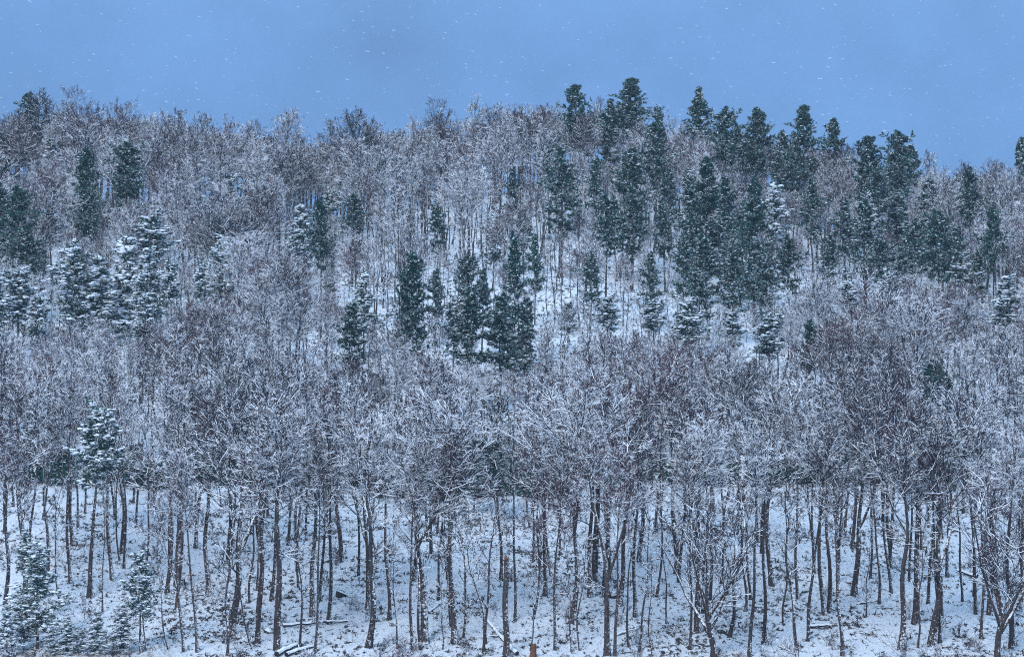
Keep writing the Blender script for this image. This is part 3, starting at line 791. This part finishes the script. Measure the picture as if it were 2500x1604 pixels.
def snag(u, v, vt, r0, label, name='broken_snag', mat=None):
    r = np.random.default_rng(int(u)); x, y = foot(u, v); H = (v - vt) * y / F
    k = 9; zz = np.linspace(0, H, k)
    P = np.stack([0.08 * np.sin(zz), 0.05 * np.cos(zz * 1.3), zz], 1)[None]
    Rr = (r0 * (1.25 - 0.3 * np.minimum(zz * 2, 1) - 0.16 * zz / max(H, 1)))[None]
    g = Geo(); g.tubes(P, Rr, 10)
    n = 9; a = np.arange(n) * 6.283 / n           # splintered top
    rad = Rr[0, -1] * 0.62; top = P[0, -1]
    b = top + np.stack([np.cos(a) * rad, np.sin(a) * rad, np.full(n, -0.2)], 1)
    d = np.stack([np.cos(a) * .1, np.sin(a) * .1, np.ones(n)], 1)
    q, qr = curve(b, d, r.uniform(.3, .9, n) * (1 if H > 3 else .45), np.full(n, rad * 0.45), 4, 0, .06, r, .01)
    g2 = Geo(); g2.tubes(q, qr, 5)
    e = link(bpy.data.objects.new(name, None)); e.location = (x, y, float(height(x, y)) - .1)
    tag(e, label, 'dead tree' if H > 3 else 'stump')
    part('trunk', g.mesh('trunk', mat or M_TRUNK, True), e); part('splintered_top', g2.mesh('splintered_top', M_STUMP), e)
    return e, H
e, H = snag(1235, 1602, 1364, .29, 'thick branchless broken snag standing at the bottom edge beside the slanting log')
g = Geo(); r = np.random.default_rng(5)
q, qr = curve(np.array([[0, 0, H * f] for f in (.35, .5, .62, .74, .82, .9)]), np.array([[1, .2, .3], [-1, .1, .4], [.8, -.4, .2], [-.8, .3, .5], [1, .5, .3], [-.5, -.9, .4]]), np.array([.9, .7, 1.3, 1.1, .8, .6]), np.full(6, .03), 5, .3, .1, r, .012)
g.tubes(q, qr, 4); part('branch', g.mesh('branch', M_LIMB), e)
snag(1301, 1604, 1570, .30, 'short broken stump of raw orange wood at the bottom edge', 'broken_stump', M_STUMP)

# dead conifer with level snow-lined branches
def ladder_tree(u, vt, vb, w, label):
    r = np.random.default_rng(77); a = (u - 1250) / F
    ys = np.linspace(292, 565, 700); uu, vv = project(a * ys, ys, height(a * ys, ys)); j = int(np.argmin(np.abs(vv - vb))); y = ys[j]; x = a * y
    H = (vv[j] - vt) * y / F; W = w * y / F / 2
    g = Geo(); zz = np.linspace(0, H, 8); g.tubes(np.stack([zz * 0, zz * 0, zz], 1)[None], (0.16 * (1 - .9 * zz / H))[None], 7)
    n = 60; zs = np.linspace(H * .35, H * .97, n) + r.normal(0, .1, n); az = r.uniform(0, 6.28, n); q = (zs / H - .35) / .65
    P, Q = curve(np.stack([zs * 0, zs * 0, zs], 1), np.stack([np.cos(az), np.sin(az), .12 + .3 * q], 1), W * (1.1 - .85 * q) * r.uniform(.6, 1.1, n), np.full(n, .045), 6, .05, .07, r, .03)
    g2 = Geo(); g2.tubes(P, Q, 4, 1.4, 1)
    P, Q = sprout(P, Q, 5, 3, .3, 1, (30, 60), (.2, .4), .6, .1, .1, r, .017); g2.tubes(P, Q, 3, 1.2, 1)
    e = link(bpy.data.objects.new('dead_conifer', None)); e.location = (x, y, float(height(x, y)) - .1)
    tag(e, label, 'dead tree'); part('trunk', g.mesh('trunk', M_TRUNK, True), e); part('crown', g2.mesh('crown', [M_TWIG, M_LIMB]), e)
    con_xy.append((u, vt, vb - 60, w, y))
ladder_tree(2118, 462, 700, 95, 'dead conifer with bare level snow-lined branches like a ladder, among the dark pines')

# boulders poking out of the snow
for i, (u, v, sz, lb) in enumerate([(831, 1455, .7, 'dark green mossy boulder on the snow between two front trunks'), (1495, 1458, .8, 'mossy round boulder beside the thick leaning trunk'), (660, 1545, .6, 'dark boulder under snow left of the thick front trunk'),
        (715, 1458, .5, 'small green-black boulder on the lower left slope'), (2035, 1357, .6, 'low mossy boulder behind the twin straight trunks'), (1760, 1545, .5, 'small boulder at the foot of the orange-tinted trunk'),
        (1900, 1540, .45, 'small half-buried boulder in the open snow'), (1300, 1480, .35, 'tiny dark rock on the smooth snow patch')]):
    x, y = foot(u, v); r = np.random.default_rng(i + 60); g = Geo()
    lumps(g, np.zeros((1, 3)), np.array([[sz, sz * .8, sz * .62]]), r)
    me = g.mesh('boulder', M_ROCK); o = link(bpy.data.objects.new('boulder', me)); o.location = (x, y, float(height(x, y)) + .08)
    md = o.modifiers.new('round', 'SUBSURF'); md.levels = md.render_levels = 1; md.subdivision_type = 'SIMPLE'
    tag(o, lb, 'boulder', 'boulders in the snow')

# ------------------------------------------------------------ ground cover nobody could count
def hidden_proto(name, me): return bpy.data.objects.new(name, me)
def laurel(seed):
    r = np.random.default_rng(seed); g = Geo(); n = 70
    p = unit(r.normal(size=(n, 3))) * r.uniform(.5, 1, (n, 1)) * np.array([1.5, 1.1, .9]); p[:, 2] = np.abs(p[:, 2]) + .25
    tufts(g, p, unit(p + np.array([0, 0, .4])), (.25, .5), 10, r, .7, .2)
    st = np.zeros((12, 3)); q, qr = curve(st, unit(p[:12]), np.full(12, 1.3), np.full(12, .03), 4, .1, .1, r, .012); g.tubes(q, qr, 3, mi=1)
    return g.mesh('laurel', [M_PINE, M_LIMB])
def brush(seed, h=1.6, n=9):
    r = np.random.default_rng(seed); g = Geo()
    d = unit(r.normal(size=(n, 3)) * .5 + np.array([0, 0, .9]))
    q, qr = curve(r.normal(0, .08, (n, 3)) * [1, 1, 0], d, r.uniform(.6, 1.2, n) * h, np.full(n, .02), 6, .15, .12, r, .010); g.tubes(q, qr, 3)
    q, qr = sprout(q, qr, 6, 4, .2, 1, (25, 60), (.3, .6), .7, .1, .15, r, .009); g.tubes(q, qr, 3)
    q, qr = sprout(q, qr, 3, 3, .2, 1, (25, 60), (.4, .7), .7, .1, .15, r, .008); g.tubes(q, qr, 3)
    return g.mesh('brush', M_TWIG)
def litter(seed):
    r = np.random.default_rng(seed); g = Geo(); n = 14
    c = r.normal(0, 1, (n, 3)) * [.45, .30, .0]; c[:, 2] += .03
    tufts(g, c, unit(r.normal(size=(n, 3)) * [1, 1, .3] + [0, 0, .25]), (.12, .38), 3, r, .6, .14)
    return g.mesh('litter', M_LITTER)
def grass(seed):
    r = np.random.default_rng(seed); g = Geo(); n = 26
    q, qr = curve(r.normal(0, .12, (n, 3)) * [1, 1, 0], unit(r.normal(size=(n, 3)) * .35 + [0, 0, 1]), r.uniform(.4, .9, n), np.full(n, .009), 4, -.5, .08, r, .005); g.tubes(q, qr, 3)
    return g.mesh('grass', M_GRASS)
M_LITTER = mat_needle('leaf_litter', (0.020, 0.018, 0.022), (0.060, 0.040, 0.035), 0.60, 1.0)
def cover(name, protos, xy, smin, smax, label, cat, sink=0.03):
    pts = [(x, y, float(height(x, y)) - sink) for x, y in xy]; n = len(pts)
    rots = np.stack([rng.normal(0, .08, n), rng.normal(0, .08, n), rng.uniform(0, 6.28, n)], 1)
    s = rng.uniform(smin, smax, n); scl = np.stack([s, s, s * rng.uniform(.8, 1.2, n)], 1)
    scatter(name, pts, rots, scl, rng.integers(0, len(protos), n), [[hidden_proto(name + '_source', m)] for m in protos], label=label, cat=cat, kind='stuff')
xy = []
for (u0, u1, v0, v1, n) in [(700, 930, 1165, 1190, 34), (930, 1380, 1175, 1215, 90), (1640, 1850, 1165, 1185, 25), (1850, 2110, 1160, 1180, 60), (2090, 2340, 1130, 1175, 60), (1380, 1640, 1140, 1175, 20), (20, 700, 1120, 1190, 40), (1120, 1300, 1110, 1200, 40), (2340, 2500, 1120, 1180, 16), (2200, 2300, 900, 990, 14)]:
    for _ in range(2 * n): xy.append(foot(random.uniform(u0, u1), random.uniform(v0, v1)))
cover('evergreen_undergrowth', [laurel(i) for i in (1, 2, 3)], xy, .6, 1.5, 'dark low evergreen thickets along the bank halfway up the slope', 'undergrowth')
xy = [(random.uniform(-1, 1) * (0.17 * y), y) for y in (281 + 150 * random.random() ** 1.5 for _ in range(260))]
cover('brush', [brush(i, h, n) for i, h, n in ((1, 1.3, 7), (2, 2.0, 9), (3, 2.8, 6), (4, 1.0, 12))], xy, .5, 1.2, 'thin snowy brush and saplings poking through the snow', 'brush')
xy = [(random.uniform(-1, 1) * (0.17 * y), y) for y in (278 + 240 * random.random() ** 1.3 for _ in range(9000))]
xy = [p for p in xy if math.sin(p[0] * .31 + p[1] * .12) + math.sin(p[0] * .13 - p[1] * .37 + 1) + 1.2 * math.sin(p[0] * .9 + 2 * math.sin(p[1] * .5)) > random.uniform(-1.2, 2.2)]
cover('leaf_litter', [litter(i) for i in (1, 2, 3, 4)], xy, .5, 1.5, 'dark sticks and leaf litter showing through the snow', 'litter', 0.0)
xy = [foot(random.uniform(-60, 420), random.uniform(1588, 1603)) for _ in range(110)] + [foot(random.uniform(-60, 2560), random.uniform(1597, 1603)) for _ in range(60)]
xy = [(x, y - random.uniform(0, 2.5)) for x, y in xy]
cover('dry_grass', [grass(i) for i in (1, 2, 3)], xy, .35, .85, 'pale dry grass along the field edge at the bottom', 'grass')

# falling snow between the camera and the hill
r = np.random.default_rng(99); n = 7000
d = 7 + 75 * r.random(n) ** 0.8
az = r.uniform(-.24, .24, n); el = r.uniform(-.12, .22, n)
C = np.stack([d * az, d, d * el], 1)
s = r.uniform(.0012, .0030, n) * (d / 14) ** 0.7
S = np.stack([s * r.uniform(1.6, 5.0, n), s, s * .8], 1)
M_FLAKE = mat_plain('snowflake', SNOW, SNOW); M_FLAKE.node_tree.nodes['Principled BSDF'].inputs['Alpha'].default_value = 0.28
g = Geo(); t = (1 + 5 ** .5) / 2
v = unit(np.array([[-1,t,0],[1,t,0],[-1,-t,0],[1,-t,0],[0,-1,t],[0,1,t],[0,-1,-t],[0,1,-t],[t,0,-1],[t,0,1],[-t,0,-1],[-t,0,1]], float))
f = np.array([[0,11,5],[0,5,1],[0,1,7],[0,7,10],[0,10,11],[1,5,9],[5,11,4],[11,10,2],[10,7,6],[7,1,8],[3,9,4],[3,4,2],[3,2,6],[3,6,8],[3,8,9],[4,9,5],[2,4,11],[6,2,10],[8,6,7],[9,8,1]])
V = v[None] * (0.8 + 0.4 * r.random((len(C), 12, 1))) * S[:, None, :]
tilt = r.normal(-.12, .25, len(C))[:, None]
V = np.stack([V[..., 0] * np.cos(tilt) - V[..., 2] * np.sin(tilt), V[..., 1], V[..., 0] * np.sin(tilt) + V[..., 2] * np.cos(tilt)], -1) + C[:, None, :]
g.add(V.reshape(-1, 3), ((np.arange(len(C)) * 12)[:, None, None] + f[None]).reshape(-1, 3))
tag(link(bpy.data.objects.new('falling_snow', g.mesh('falling_snow', M_FLAKE, True))), 'small white snowflakes falling through the air', 'snow', kind='stuff')

# snow-filled air
HAZE = 0.00007
if HAZE:
    g = Geo()
    hx, y0, y1, z0, z1 = 2450.0, -650.0, 2650.0, -32.0, 95.0
    V = [(sx * hx, y, z) for z in (z0, z1) for (sx, y) in ((-1, y0), (1, y0), (1, y1), (-1, y1))]
    g.add(V, [[3, 2, 1, 0], [4, 5, 6, 7], [0, 1, 5, 4], [1, 2, 6, 5], [2, 3, 7, 6], [3, 0, 4, 7]])
    hm = bpy.data.materials.new('haze'); hm.use_nodes = True
    hn = hm.node_tree.nodes; hn.clear()
    ho = hn.new('ShaderNodeOutputMaterial'); pv = hn.new('ShaderNodeVolumePrincipled')
    pv.inputs['Color'].default_value = (0.80, 0.90, 1.0, 1); pv.inputs['Density'].default_value = HAZE; pv.inputs['Anisotropy'].default_value = 0.1
    hm.node_tree.links.new(pv.outputs[0], ho.inputs['Volume'])
    tag(link(bpy.data.objects.new('haze', g.mesh('haze', hm))), kind='stuff')
